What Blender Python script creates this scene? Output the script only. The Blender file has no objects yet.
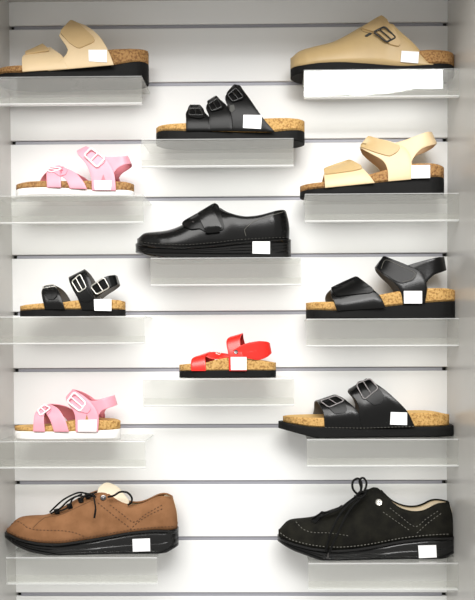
import bpy, math, random
from mathutils import Vector, Matrix
from mathutils.bvhtree import BVHTree
random.seed(7)
scene = bpy.context.scene
COL = scene.collection
PI = math.pi

# ------------------------------------------------------------------ camera (shifted lens, 475x600)
F = 750.0
Z0 = 1.90                                   # height of the topmost groove in view
CAM = Vector((0.0921588, -1.5255648, Z0 - 0.633343))
PX, PY = 237.5 + 28.4714, 300 + 58.7558     # principal point
def basis(y, p, r):
    y, p, r = map(math.radians, (y, p, r))
    return Matrix.Rotation(y, 3, 'Z') @ Matrix.Rotation(p, 3, 'X') @ Matrix.Rotation(r, 3, 'Y')
B = basis(0.67250, -1.42018, 0.23598)
cd = bpy.data.cameras.new('camera'); cam = bpy.data.objects.new('camera', cd); COL.objects.link(cam)
cd.sensor_fit = 'AUTO'; cd.sensor_width = 24; cd.lens = F / 600 * 24
cd.shift_x = -(PX - 237.5) / 600; cd.shift_y = (PY - 300) / 600
cd.clip_start = 0.01
R4 = Matrix((( B[0][0], B[0][2], -B[0][1]), (B[1][0], B[1][2], -B[1][1]), (B[2][0], B[2][2], -B[2][1]))).to_4x4()
cam.matrix_world = Matrix.Translation(CAM) @ R4
scene.camera = cam

def ray(px, py):
    return (B @ Vector(((px - PX) / F, 1.0, (PY - py) / F))).normalized()
def onY(px, py, Y):                          # where the sight line of a photo point meets the plane y = Y
    d = ray(px, py); t = (Y - CAM.y) / d.y
    return CAM + d * t

WALLX = 0.4417
PITCH = 0.11547
FRONT = -0.10                                # front edge of the shelves

# ------------------------------------------------------------------ materials
def newmat(name):
    m = bpy.data.materials.new(name); m.use_nodes = True
    nt = m.node_tree; return m, nt, nt.nodes['Principled BSDF']
def simple(name, col, rough=.5, metal=0, bump=0, bscale=300, var=0, vscale=60, spec=.5, coat=0, sheen=0, col2=None):
    m, nt, b = newmat(name)
    b.inputs['Base Color'].default_value = (*col, 1)
    b.inputs['Roughness'].default_value = rough
    b.inputs['Metallic'].default_value = metal
    b.inputs['Specular IOR Level'].default_value = spec
    b.inputs['Coat Weight'].default_value = coat
    b.inputs['Sheen Weight'].default_value = sheen
    tc = nt.nodes.new('ShaderNodeTexCoord')
    if var or col2:
        n = nt.nodes.new('ShaderNodeTexNoise'); n.inputs['Scale'].default_value = vscale; n.inputs['Detail'].default_value = 5
        nt.links.new(tc.outputs['Object'], n.inputs['Vector'])
        r = nt.nodes.new('ShaderNodeValToRGB'); r.color_ramp.elements[0].position = .35; r.color_ramp.elements[1].position = .65
        c2 = col2 or tuple(c * (1 - var) for c in col)
        r.color_ramp.elements[0].color = (*c2, 1); r.color_ramp.elements[1].color = (*col, 1)
        nt.links.new(n.outputs['Fac'], r.inputs['Fac']); nt.links.new(r.outputs['Color'], b.inputs['Base Color'])
    if bump:
        n = nt.nodes.new('ShaderNodeTexNoise'); n.inputs['Scale'].default_value = bscale; n.inputs['Detail'].default_value = 4
        nt.links.new(tc.outputs['Object'], n.inputs['Vector'])
        bp = nt.nodes.new('ShaderNodeBump'); bp.inputs['Strength'].default_value = bump; bp.inputs['Distance'].default_value = .001
        nt.links.new(n.outputs['Fac'], bp.inputs['Height']); nt.links.new(bp.outputs['Normal'], b.inputs['Normal'])
    return m
def cork_mat(name, c1, c2, c3):
    m, nt, b = newmat(name)
    tc = nt.nodes.new('ShaderNodeTexCoord')
    n = nt.nodes.new('ShaderNodeTexNoise'); n.inputs['Scale'].default_value = 260; n.inputs['Detail'].default_value = 3
    v = nt.nodes.new('ShaderNodeTexVoronoi'); v.inputs['Scale'].default_value = 330
    for q in (n, v): nt.links.new(tc.outputs['Object'], q.inputs['Vector'])
    r = nt.nodes.new('ShaderNodeValToRGB'); e = r.color_ramp.elements
    e[0].position = .38; e[0].color = (*c3, 1); e[1].position = .62; e[1].color = (*c1, 1)
    x = e.new(.47); x.color = (*c2, 1)
    nt.links.new(n.outputs['Fac'], r.inputs['Fac'])
    mx = nt.nodes.new('ShaderNodeMix'); mx.data_type = 'RGBA'; mx.blend_type = 'MULTIPLY'; mx.inputs[0].default_value = .25
    r2 = nt.nodes.new('ShaderNodeValToRGB'); r2.color_ramp.elements[0].color = (.35, .25, .15, 1); r2.color_ramp.elements[1].color = (1, 1, 1, 1)
    r2.color_ramp.elements[0].position = 0; r2.color_ramp.elements[1].position = .45
    nt.links.new(v.outputs['Distance'], r2.inputs['Fac'])
    nt.links.new(r.outputs['Color'], mx.inputs[6]); nt.links.new(r2.outputs['Color'], mx.inputs[7])
    nt.links.new(mx.outputs[2], b.inputs['Base Color'])
    b.inputs['Roughness'].default_value = .8
    return m
def acrylic(name, tint, refl, rough):
    m, nt, b = newmat(name); nt.nodes.remove(b)
    out = nt.nodes['Material Output']
    t = nt.nodes.new('ShaderNodeBsdfTransparent'); t.inputs[0].default_value = (*tint, 1)
    g = nt.nodes.new('ShaderNodeBsdfGlossy'); g.inputs['Roughness'].default_value = rough; g.inputs['Color'].default_value = (1, 1, 1, 1)
    lw = nt.nodes.new('ShaderNodeLayerWeight'); lw.inputs['Blend'].default_value = .5
    pw = nt.nodes.new('ShaderNodeMath'); pw.operation = 'POWER'; pw.inputs[1].default_value = 5
    nt.links.new(lw.outputs['Facing'], pw.inputs[0])
    fr = nt.nodes.new('ShaderNodeMath'); fr.operation = 'MULTIPLY_ADD'; fr.inputs[1].default_value = .8; fr.inputs[2].default_value = refl
    nt.links.new(pw.outputs[0], fr.inputs[0])
    tc = nt.nodes.new('ShaderNodeTexCoord'); n = nt.nodes.new('ShaderNodeTexNoise'); n.inputs['Scale'].default_value = 7
    nt.links.new(tc.outputs['Object'], n.inputs['Vector'])
    bp = nt.nodes.new('ShaderNodeBump'); bp.inputs['Strength'].default_value = .03; bp.inputs['Distance'].default_value = .01
    nt.links.new(n.outputs['Fac'], bp.inputs['Height']); nt.links.new(bp.outputs['Normal'], g.inputs['Normal'])
    mx = nt.nodes.new('ShaderNodeMixShader')
    nt.links.new(fr.outputs[0], mx.inputs[0]); nt.links.new(t.outputs[0], mx.inputs[1]); nt.links.new(g.outputs[0], mx.inputs[2])
    df = nt.nodes.new('ShaderNodeBsdfDiffuse'); df.inputs[0].default_value = (.86, .86, .83, 1)
    m2 = nt.nodes.new('ShaderNodeMixShader'); m2.inputs[0].default_value = .065
    nt.links.new(mx.outputs[0], m2.inputs[1]); nt.links.new(df.outputs[0], m2.inputs[2])
    nt.links.new(m2.outputs[0], out.inputs['Surface'])
    return m
def frosted(name, amount):
    m, nt, b = newmat(name)
    out = nt.nodes['Material Output']
    b.inputs['Base Color'].default_value = (.95, .96, .96, 1); b.inputs['Roughness'].default_value = .25
    t = nt.nodes.new('ShaderNodeBsdfTransparent'); t.inputs[0].default_value = (.95, .96, .95, 1)
    mx = nt.nodes.new('ShaderNodeMixShader'); mx.inputs[0].default_value = amount
    nt.links.new(t.outputs[0], mx.inputs[1]); nt.links.new(b.outputs[0], mx.inputs[2]); nt.links.new(mx.outputs[0], out.inputs['Surface'])
    return m

M = dict(
    wall=simple('white_laminate', (.83, .835, .83), .32, spec=.4),
    side=simple('grey_laminate', (.56, .55, .525), .26, var=.05, vscale=6, spec=.6),
    groove=simple('groove_dark', (.05, .05, .045), .7),
    alu=simple('groove_rail', (.34, .34, .38), .5, metal=.2),
    acry=acrylic('clear_acrylic', (.955, .957, .945), .045, .02),
    acryedge=frosted('acrylic_fold', .62),
    acrycut=frosted('acrylic_cut_edge', .3),
    cork=cork_mat('cork', (.60, .37, .13), (.50, .29, .085), (.30, .15, .04)),
    corkdark=cork_mat('dark_cork', (.42, .235, .085), (.33, .17, .055), (.19, .085, .025)),
    footbed=simple('suede_footbed', (.60, .38, .14), .9, var=.15, vscale=40),
    eva=simple('black_foam_sole', (.005, .005, .005), .7, bump=.3, bscale=600, spec=.2),
    rubber=simple('black_rubber_sole', (.005, .005, .005), .2, spec=.42),
    whitesole=simple('white_sole', (.90, .89, .87), .5),
    beige=simple('beige_leather', (.52, .37, .175), .42, bump=.15, bscale=500, var=.06, vscale=30),
    beigelight=simple('pale_beige_leather', (.71, .54, .32), .45, bump=.15, bscale=500, var=.05, vscale=30),
    beigepad=simple('beige_strap_leather', (.57, .40, .195), .5, bump=.15, bscale=500, var=.06, vscale=30),
    seam=simple('dark_beige_edge', (.26, .17, .08), .7),
    black=simple('black_smooth_leather', (.004, .004, .004), .19, spec=.24, bump=.06, bscale=450),
    blacksoft=simple('black_soft_leather', (.004, .004, .004), .30, spec=.16, bump=.12, bscale=400),
    nubuck=simple('black_nubuck', (.0055, .0052, .004), .85, bump=.5, bscale=700, col2=(.012, .0115, .008), vscale=45, spec=.15),
    brown=simple('brown_nubuck', (.27, .13, .060), .85, bump=.4, bscale=700, col2=(.21, .098, .043), vscale=38, spec=.15),
    brownseam=simple('brown_thread', (.10, .045, .018), .8),
    pink=simple('pink_strap', (.85, .35, .43), .45, var=.05, vscale=80),
    pinkin=simple('dark_pink_lining', (.62, .20, .24), .7),
    red=simple('red_patent_strap', (.80, .022, .014), .3),
    whitep=simple('white_plastic_buckle', (.92, .86, .87), .35),
    blackp=simple('black_buckle', (.012, .012, .012), .22),
    silver=simple('silver_buckle', (.78, .76, .70), .28, metal=1),
    bronze=simple('dark_metal', (.16, .15, .15), .3, metal=1),
    cream=simple('cream_lining', (.82, .72, .55), .7, bump=.2, bscale=400),
    lace=simple('black_lace', (.004, .004, .004), .55, spec=.15, bump=.6, bscale=1500),
    stitch=simple('grey_thread', (.15, .145, .125), .8),
    beigein=simple('tan_lining', (.50, .33, .19), .8),
    redin=simple('dark_red_lining', (.38, .02, .02), .7),
    tag=simple('white_sticker', (.93, .93, .93), .5),
    insole=simple('grey_lining', (.10, .095, .09), .8),
)

# ------------------------------------------------------------------ mesh helpers
def mkobj(name, verts, faces, mats, parent=None, origin=Vector((0, 0, 0)), smooth=True, fmat=None, auto=35, merge=0):
    me = bpy.data.meshes.new(name)
    me.from_pydata([tuple(Vector(v) - origin) for v in verts], [], faces)
    if merge:
        import bmesh
        bm = bmesh.new(); bm.from_mesh(me); bmesh.ops.remove_doubles(bm, verts=bm.verts, dist=merge); bm.to_mesh(me); bm.free()
    for m in (mats if isinstance(mats, (list, tuple)) else [mats]): me.materials.append(m)
    if fmat:
        for i, p in enumerate(me.polygons): p.material_index = fmat[i]
    me.validate()
    o = bpy.data.objects.new(name, me); COL.objects.link(o)
    import bmesh
    bm = bmesh.new(); bm.from_mesh(me); bmesh.ops.recalc_face_normals(bm, faces=bm.faces)
    if smooth:
        for f in bm.faces: f.smooth = True
        lim = math.radians(auto)
        for e in bm.edges:
            if len(e.link_faces) == 2 and e.calc_face_angle(0) > lim: e.smooth = False
    bm.to_mesh(me); bm.free()
    if parent: o.parent = parent
    return o
def solid(o, th, offset=0):
    s = o.modifiers.new('thickness', 'SOLIDIFY'); s.thickness = th; s.offset = offset; s.use_even_offset = False
    return s
def crom(pts, n):                             # Catmull-Rom through n-dimensional points, n samples, by arc length
    pts = [Vector(p) for p in pts]
    if len(pts) == 1: return pts * n
    P = [pts[0] * 2 - pts[1]] + pts + [pts[-1] * 2 - pts[-2]]
    dense = []
    for i in range(1, len(P) - 2):
        for k in range(16):
            t = k / 16; a, b, c, d = P[i - 1], P[i], P[i + 1], P[i + 2]
            dense.append(.5 * ((2 * b) + (c - a) * t + (2 * a - 5 * b + 4 * c - d) * t * t + (3 * b - a - 3 * c + d) * t ** 3))
    dense.append(pts[-1].copy())
    L = [0]
    for i in range(1, len(dense)): L.append(L[-1] + (dense[i] - dense[i - 1]).length)
    out = []; j = 0
    for k in range(n):
        s = L[-1] * k / (n - 1)
        while j < len(L) - 2 and L[j + 1] < s: j += 1
        seg = L[j + 1] - L[j]; f = 0 if seg < 1e-12 else (s - L[j]) / seg
        out.append(dense[j].lerp(dense[j + 1], min(1, max(0, f))))
    return out
def lerp1(tab, x):
    if x <= tab[0][0]: return tab[0][1]
    for (a, b), (c, d) in zip(tab, tab[1:]):
        if x <= c: return b + (d - b) * (x - a) / max(1e-9, c - a)
    return tab[-1][1]
def smoothtab(tab, n=80):
    tab = sorted(tab); x0, x1 = tab[0][0], tab[-1][0]; out = []
    for i in range(n + 1):
        x = x0 + (x1 - x0) * i / n
        w = (x1 - x0) / 34; s = 0
        for k in (-2, -1, 0, 1, 2): s += lerp1(tab, x + k * w / 2)
        out.append((x, s / 5))
    return out
def tube_mesh(paths, r, seg=8, cap=True):
    V, Fc = [], []
    for pts in paths:
        base = len(V); n = len(pts); up = Vector((0, 0, 1)); prev = None
        for i, p in enumerate(pts):
            t = (pts[min(n - 1, i + 1)] - pts[max(0, i - 1)])
            t = t.normalized() if t.length > 1e-9 else Vector((1, 0, 0))
            if prev is None:
                a = t.cross(Vector((0, 1, 0)))
                if a.length < .1: a = t.cross(up)
                a.normalize()
            else: a = (prev - t * prev.dot(t)).normalized()
            prev = a; b = t.cross(a)
            rr = r if not isinstance(r, (list, tuple)) else r[i]
            for k in range(seg):
                th = 2 * PI * k / seg; V.append(p + a * math.cos(th) * rr + b * math.sin(th) * rr)
        for i in range(n - 1):
            for k in range(seg):
                k2 = (k + 1) % seg
                Fc.append((base + i * seg + k, base + i * seg + k2, base + (i + 1) * seg + k2, base + (i + 1) * seg + k))
        if cap:
            Fc.append(tuple(base + k for k in range(seg))[::-1]); Fc.append(tuple(base + (n - 1) * seg + k for k in range(seg)))
    return V, Fc
def box_lists(x0, x1, y0, y1, z0, z1, V, Fc):
    b = len(V)
    V += [Vector(p) for p in ((x0, y0, z0), (x1, y0, z0), (x1, y1, z0), (x0, y1, z0), (x0, y0, z1), (x1, y0, z1), (x1, y1, z1), (x0, y1, z1))]
    Fc += [tuple(b + i for i in f) for f in ((0, 3, 2, 1), (4, 5, 6, 7), (0, 1, 5, 4), (1, 2, 6, 5), (2, 3, 7, 6), (3, 0, 4, 7))]

# ------------------------------------------------------------------ setting: slatwall bay
def struct(o): o['kind'] = 'structure'; return o
def groove_z(k): return Z0 - k * PITCH
# back wall of horizontal boards: profile in (y, z), extruded in x, with a T-groove between boards
prof = []
TOPZ = onY(240, 0.6, 0).z
gh = .0076
prof.append((0.0, TOPZ + .001))
KS = range(0, 15)
for k in KS:
    g = groove_z(k)
    c = .0012
    prof += [(0, g + gh / 2 + c), (c, g + gh / 2), (.007, g + gh / 2), (.007, g + gh / 2 + .006), (.014, g + gh / 2 + .006),
             (.014, g - gh / 2 - .006), (.007, g - gh / 2 - .006), (.007, g - gh / 2), (c, g - gh / 2), (0, g - gh / 2 - c)]
zb = groove_z(14) - .06
prof += [(0, zb), (.022, zb), (.022, TOPZ + .001)]
V = [Vector((s * WALLX, y, z)) for s in (-1, 1) for (y, z) in prof]; n = len(prof)
Fc = [(i, (i + 1) % n, n + (i + 1) % n, n + i) for i in range(n)]
fm = []
for i in range(n):
    a, b2 = prof[i], prof[(i + 1) % n]
    fm.append(1 if (a[0] + b2[0]) / 2 > .0065 and (a[0] + b2[0]) / 2 < .016 else 0)
struct(mkobj('wall_back', V, Fc, [M['wall'], M['groove']], smooth=False, fmat=fm))
for k in KS:                                   # aluminium rail pressed into every groove, stopping short of the side walls
    g = groove_z(k); V, Fc = [], []
    box_lists(-WALLX + .009, WALLX - .009, .0035, .0065, g - .0030, g + .0030, V, Fc)
    box_lists(-WALLX + .009, WALLX - .009, .0020, .0065, g - .0034, g - .0026, V, Fc)
    struct(mkobj('trim_%d' % (k + 1), V, Fc, M['alu'], smooth=False))
def slab_struct(name, x0, x1, y0, y1, z0, z1, m):
    V, Fc = [], []; box_lists(x0, x1, y0, y1, z0, z1, V, Fc); return struct(mkobj(name, V, Fc, m, smooth=False))
SD = -.24
slab_struct('wall_left', -WALLX - .018, -WALLX, SD, .022, zb, TOPZ + .001, M['side'])
slab_struct('wall_right', WALLX, WALLX + .018, SD, .022, zb, TOPZ + .001, M['side'])
CAN = .33
slab_struct('ceiling', -WALLX - .018, WALLX + .018, -CAN, .022, TOPZ + .001, TOPZ + .02, M['side'])
slab_struct('floor', -WALLX - .018, WALLX + .018, SD, .022, zb - .02, zb, M['side'])

# ------------------------------------------------------------------ acrylic shelves
def shelf(px0, px1, pyt, label):
    zt = onY((px0 + px1) / 2, pyt, FRONT).z
    x0 = onY(px0, pyt, FRONT).x; x1 = onY(px1, pyt, FRONT).x
    x0 = max(x0, -WALLX + .0006); x1 = min(x1, WALLX - .0006)
    t = .003; H = 28.2 / 526.; d = .0075; up = .0155
    f = FRONT
    pr = []
    pr += [(-.0003, zt), (f + .0022, zt), (f + .0007, zt - .0007), (f, zt - .0022)]
    r = .0030
    for a in range(5):
        th = PI / 2 * a / 4; pr.append((f + r - r * math.cos(th), zt - H + r - r * math.sin(th)))
    for a in range(5):
        th = PI / 2 * a / 4; pr.append((f + d + t - r + r * math.sin(th), zt - H + r - r * math.cos(th)))
    k_up = len(pr)
    pr += [(f + d + t, zt - H + up), (f + d, zt - H + up), (f + d, zt - H + t), (f + t, zt - H + t), (f + t, zt - t), (-.0003, zt - t)]
    n = len(pr)
    V = [Vector((x, y, z)) for x in (x0, x1) for (y, z) in pr]
    Fc, fm = [], []
    for i in range(n):
        j = (i + 1) % n; Fc.append((i, j, n + j, n + i))
        zc = (pr[i][1] + pr[j][1]) / 2; yc = (pr[i][0] + pr[j][0]) / 2
        m = 0
        if 4 <= i < k_up - 1: m = 1                      # folded bottom
        if i == k_up: m = 2                              # cut edge of the return lip
        if i in (1, 2): m = 2
        if pr[i][0] == f + d and i == k_up + 2 - 0 and pr[j][0] == f + t: m = 1
        Fc[-1] = Fc[-1]; fm.append(m)
    # end faces, built as quads of the profile strips
    def quad(a, b, c, d_, side):
        o = side * n; Fc.append((a + o, b + o, c + o, d_ + o)); fm.append(2)
    e = n - 1
    for s in (0, 1):
        quad(0, 1, n - 2, n - 1, s)                      # top plate
        quad(1, 3, 4, n - 3, s) if False else quad(3, 4, n - 3, n - 2, s)
        o = s * n
        Fc.append(tuple(o + q for q in (1, 2, 3, n - 2))); fm.append(2)
        Fc.append(tuple(o + q for q in list(range(4, k_up)) + [n - 4, n - 3])); fm.append(2)
        Fc.append(tuple(o + q for q in (k_up - 1, k_up, k_up + 1, n - 4))); fm.append(2)
    o = mkobj('display_shelf', V, Fc, [M['acry'], M['acryedge'], M['acrycut']], smooth=False, fmat=fm)
    o['label'] = label; o['category'] = 'shelf'; o['group'] = 'clear acrylic shelves on the slatwall'
    return zt
SHELVES = {
    'slide_beige': shelf(-20, 141.5, 76, 'clear acrylic shelf under the beige two-strap slide sandal, upper left corner'),
    'clog': shelf(304, 462, 68.5, 'clear acrylic shelf under the beige buckled clog, upper right corner'),
    'three': shelf(141, 293.5, 138.3, 'clear acrylic shelf under the black three-strap sandal'),
    'pink1': shelf(-20, 143, 195, 'clear acrylic shelf under the upper of the two pink sandals'),
    'velcro_beige': shelf(305, 462, 193, 'clear acrylic shelf under the beige ankle-strap sandal'),
    'loafer': shelf(150.5, 301, 257.3, 'clear acrylic shelf under the smooth black closed strap shoe'),
    'kid_black': shelf(-20, 144, 316.2, 'clear acrylic shelf under the small black sandal with silver buckles'),
    'velcro_black': shelf(306.5, 462, 318.3, 'clear acrylic shelf under the black ankle-strap sandal with cork heel'),
    'red': shelf(143, 294, 378.3, 'clear acrylic shelf under the small red sandal'),
    'pink2': shelf(-20, 145, 441, 'clear acrylic shelf under the lower of the two pink sandals'),
    'slide_black': shelf(307, 462, 439, 'clear acrylic shelf under the black two-buckle slide sandal'),
    'brown': shelf(6, 157, 557.3, 'clear acrylic shelf under the brown lace-up shoe'),
    'nubuck': shelf(308.5, 462, 563, 'clear acrylic shelf under the black lace-up shoe'),
}

# ------------------------------------------------------------------ footwear toolkit
PLAN = [(0, .10), (.008, .26), (.02, .42), (.045, .60), (.09, .78), (.16, .92), (.25, .99), (.33, 1.0), (.45, .93), (.58, .83), (.70, .78),
        (.82, .77), (.90, .73), (.95, .61), (.98, .43), (.993, .27), (1, .12)]
class Shoe:
    def __init__(s, name, label, cat, shelfkey, toe, heel, hw, group=None, gap=.006):
        s.hw = hw; s.zb = SHELVES[shelfkey] + .0004; s.Yc = FRONT + gap + hw
        s.toe, s.heel = toe, heel
        zpy = 0
        s.x0 = s.onC(toe); s.x1 = s.onC(heel)
        s.root = bpy.data.objects.new(name, None); COL.objects.link(s.root)
        s.org = Vector(((s.x0 + s.x1) / 2, s.Yc, s.zb)); s.root.location = s.org; s.root.empty_display_size = .05
        s.root['label'] = label; s.root['category'] = cat
        if group: s.root['group'] = group
        s.targets = []
    def onC(s, px):
        # x where the sight line at column px meets the centre plane at sole height
        c = onY(px, 300, s.Yc); 
        for _ in range(3):
            # find py for this x at z = zb
            v = B.transposed() @ (Vector((c.x, s.Yc, s.zb + .01)) - CAM); py = PY - F * v.z / v.y
            c = onY(px, py, s.Yc)
        return c.x
    def w(s, px, py, y): return onY(px, py, s.Yc + y)
    def a(s, x, inset=0.0):
        u = min(1, max(0, (x - s.x0) / (s.x1 - s.x0)))
        return max(.0025, lerp1(PLAN, u) * s.hw - inset)
    def edge(s, px, py):                       # photo point on the near edge of the sole
        y = -s.hw * .9
        for _ in range(5):
            p = s.w(px, py, y); y = -s.a(p.x)
        return p
    def curve(s, pts): return smoothtab([(p.x, p.z) for p in (s.edge(*q) for q in pts)])
    def add(s, name, V, Fc, mat, parent=None, target=False, **k):
        o = mkobj(name, V, Fc, mat, parent or s.root, s.org, **k)
        if target:
            s.targets.append(BVHTree.FromPolygons([tuple(v) for v in V], [f for f in Fc]))
        return o
    def slab(s, name, mat, top, bottom=None, inset=0, toe=None, heel=None, dip=0, r=.002, grooves=0, flare=0, parent=None, n=54, tread=0, topmat=None):
        x0 = s.onC(toe) if toe is not None else s.x0; x1 = s.onC(heel) if heel is not None else s.x1
        T = s.curve(top) if not callable(top) else None
        Bt = s.curve(bottom) if bottom else None
        V, Fc, fm = [], [], []
        rows = []
        for i in range(n + 1):
            c = (1 - math.cos(PI * i / n)) / 2; u = .35 * (i / n) + .65 * c
            x = x0 + (x1 - x0) * u
            a = max(.002, lerp1(PLAN, u) * s.hw * 1.0 - inset)
            zt = lerp1(T, x); zo = s.zb if not Bt else max(s.zb, lerp1(Bt, x))
            if zt < zo + .0015: zt = zo + .0015
            rr = min(r, a * .4, (zt - zo) * .4)
            sec = [(-a + rr + flare, zo)]
            if grooves:
                h = zt - zo
                for g in range(grooves):
                    z1 = zo + rr + (h - 2 * rr) * (g + .15) / grooves; z2 = zo + rr + (h - 2 * rr) * (g + .72) / grooves; z3 = zo + rr + (h - 2 * rr) * (g + .86) / grooves
                    sec += [(-a, z1), (-a, z2), (-a + .0012, z3)]
                sec += [(-a, zt - rr)]
            else:
                sec += [(-a + flare, zo + rr), (-a, zt - rr)]
            sec += [(-a + rr, zt)]
            sec += [(-a * .72, zt - dip * .6), (-a * .35, zt - dip)]
            left = sec
            right = [(-y, z) for y, z in reversed(sec)]
            sec = left + [(0, zt - dip)] + right
            rows.append(len(V)); m = len(sec)
            V += [Vector((x, s.Yc + y, z)) for y, z in sec]
        for i in range(n):
            for j in range(m):
                j2 = (j + 1) % m; Fc.append((rows[i] + j, rows[i] + j2, rows[i + 1] + j2, rows[i + 1] + j))
                nl = len(left)
                fm.append(1 if (topmat and nl - 3 <= j <= nl + 2) else 0)
        Fc.append(tuple(rows[0] + j for j in range(m))); fm.append(0)
        Fc.append(tuple(rows[n] + j for j in range(m))[::-1]); fm.append(0)
        if tread:                               # small lugs cut along the lower edge
            pass
        return s.add(name, V, Fc, [mat, topmat] if topmat else mat, parent, target=True, fmat=fm)
    def ribbon(s, name, mat, st, th=.0026, n=26, parent=None, crown=0, closed=False, cols=6, world=False):
        # st: stations ((pxA,pyA,y),(pxB,pyB,y)) or world Vectors
        A = [q[0] if world else s.w(*q[0]) for q in st]; Bq = [q[1] if world else s.w(*q[1]) for q in st]
        A, Bq = crom(A, n), crom(Bq, n)
        V, Fc = [], []
        for a, b in zip(A, Bq):
            for k in range(cols + 1): V.append(a.lerp(b, k / cols))
        c = cols + 1
        for i in range(n - 1):
            for k in range(cols): Fc.append((i * c + k, (i + 1) * c + k, (i + 1) * c + k + 1, i * c + k + 1))
        lin = {'pink_strap': 'pinkin', 'beige_leather': 'beigein', 'pale_beige_leather': 'beigein', 'red_patent_strap': 'redin', 'black_smooth_leather': 'insole', 'black_soft_leather': 'insole'}.get(mat.name)
        o = s.add(name, V, Fc, [mat, M[lin]] if lin else mat, parent, target=True, auto=60)
        if o.data.polygons[len(o.data.polygons) // 8].normal.y > 0: o.data.flip_normals()
        sm = solid(o, th)
        if lin: sm.material_offset = 1
        bv = o.modifiers.new('soft_edge', 'BEVEL'); bv.width = min(.0009, th * .33); bv.segments = 2; bv.limit_method = 'ANGLE'; bv.angle_limit = math.radians(50)
        return o
    def arch(s, name, mat, A, Bq, th=.0026, p=2.2, far=None, n=34, parent=None, yb=None, out=.0013):
        # strap over the foot: near edges A, B from the sole up to the crest, mirrored down the far side
        xa, xb = s.edge(*A[0]).x, s.edge(*Bq[0]).x
        hw = max(s.a(xa + (xb - xa) * k / 8) for k in range(9)) + out
        def half(E):
            py0, py1 = E[0][1], E[-1][1]
            E2 = crom([(x, y) for x, y in E], 12); r = []
            for i, e in enumerate(E2):
                h = min(1, max(0, (py0 - e[1]) / (py0 - py1)))
                if i == len(E2) - 1: h = 1
                r.append((e[0], e[1], -hw * max(0, 1 - h ** p) ** (1 / p)))
            return r
        a, b = half(A), half(Bq)
        wa = [s.w(*q) for q in a]; wb = [s.w(*q) for q in b]
        def mir(L, dx):
            o = []
            zb0, z1 = L[0].z, L[-1].z
            for q in reversed(L[:-1]):
                t = (z1 - q.z) / max(1e-6, z1 - zb0)
                o.append(Vector((q.x + dx * max(0, t) ** .5, 2 * s.Yc - q.y, q.z)))
            return o
        da, db = far if far else (0, 0)
        wa += mir(wa, da); wb += mir(wb, db)
        return s.ribbon(name, mat, list(zip(wa, wb)), th, n=len(wa) + 10, parent=parent, world=True)
    def loop(s, name, mat, st, th=.0026, parent=None, far=0.0):
        # band round the heel: near stations ((px,py,y),(px,py,y)) ending at the back on the centre plane, mirrored
        w = [(s.w(*a), s.w(*b)) for a, b in st]
        m = [(Vector((a.x + far, 2 * s.Yc - a.y, a.z)), Vector((b.x + far, 2 * s.Yc - b.y, b.z))) for a, b in reversed(w[:-1])]
        return s.ribbon(name, mat, w + m, th, n=34, parent=parent, world=True)
    def hit(s, px, py):
        d = ray(px, py); best = None
        for t in s.targets:
            h = t.ray_cast(CAM, d)
            if h[0] is not None and (best is None or h[3] < best[2]): best = (h[0], h[1] if h[1].dot(d) < 0 else -h[1], h[3])
        return best
    def project(s, pts, lift=0.0):
        res = [s.hit(*p) for p in pts]; ok = [r for r in res if r]
        avY = sum(r[0].y for r in ok) / len(ok) if ok else s.Yc
        out = []
        for p, r in zip(pts, res):
            if r is None:
                near = min(ok, key=lambda q: (q[0] - onY(p[0], p[1], q[0].y)).length) if ok else None
                Y = near[0].y if near else avY; nn = near[1] if near else Vector((0, -1, 0)); q = onY(p[0], p[1], Y)
            else: q, nn = r[0], r[1]
            out.append((q + nn * lift, nn))
        return out
    def decal(s, name, mat, poly, th=.0015, lift=.0014, parent=None, rnd=True, rings=4, sharp=False, target=True, flat=False):
        # a patch lying on the near face, following the outline poly (photo points)
        n = 40
        if sharp:
            P = []
            for i in range(len(poly)):
                a, b = poly[i], poly[(i + 1) % len(poly)]
                for k in range(6): P.append((a[0] + (b[0] - a[0]) * k / 6, a[1] + (b[1] - a[1]) * k / 6))
        else:
            ex = [Vector(q) for q in poly]; cut = []
            for i in range(len(ex)):
                a, b, c = ex[i - 1], ex[i], ex[(i + 1) % len(ex)]
                cut += [b.lerp(a, .22), b.lerp(a, .07).lerp(b.lerp(c, .07), .5), b.lerp(c, .22)]
            P = [(v[0], v[1]) for v in crom(cut + [cut[0]], n + 1)[:-1]]
        n = len(P); cx = sum(q[0] for q in P) / n; cy = sum(q[1] for q in P) / n
        allp = []
        for r in range(rings):
            f = 1 - r / rings
            allp += [(cx + (x - cx) * f, cy + (y - cy) * f) for x, y in P]
        allp.append((cx, cy))
        pr = s.project(allp, 0)
        if flat:                                 # one plane through the middle of the patch
            nn = (sum((q[1] for q in pr), Vector()).normalized() + Vector((0, -1, 0))).normalized()
            d0 = max((q[0] for q in pr), key=lambda q: q.dot(nn)) + nn * .0014
            def pl(x, y):
                d = ray(x, y); return CAM + d * ((d0 - CAM).dot(nn) / d.dot(nn))
            pr = [(pl(x, y), nn) for x, y in allp]
        nav = sum((q[1] for q in pr), Vector()).normalized()
        top = [q + (nn * .5 + nav * .5).normalized() * (lift + th) for q, nn in pr]; bot = [q + nn * (lift - .0012) for q, nn in pr[:n]]
        V = top + bot; Fc = []
        for r in range(rings - 1):
            for k in range(n): k2 = (k + 1) % n; Fc.append((r * n + k, r * n + k2, (r + 1) * n + k2, (r + 1) * n + k))
        for k in range(n): k2 = (k + 1) % n; Fc.append(((rings - 1) * n + k, (rings - 1) * n + k2, rings * n))
        m = len(top)
        for k in range(n): k2 = (k + 1) % n; Fc.append((k, k2, m + k2, m + k))
        Fc.append(tuple(m + k for k in range(n)))
        return s.add(name, V, Fc, mat, parent, auto=50, target=target)
    def sticker(s, poly):
        o = s.decal('price_sticker', M['tag'], poly, th=.0004, lift=.0008, sharp=True, target=False, flat=True)
        o['label'] = 'blank white price sticker'; return o
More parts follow.
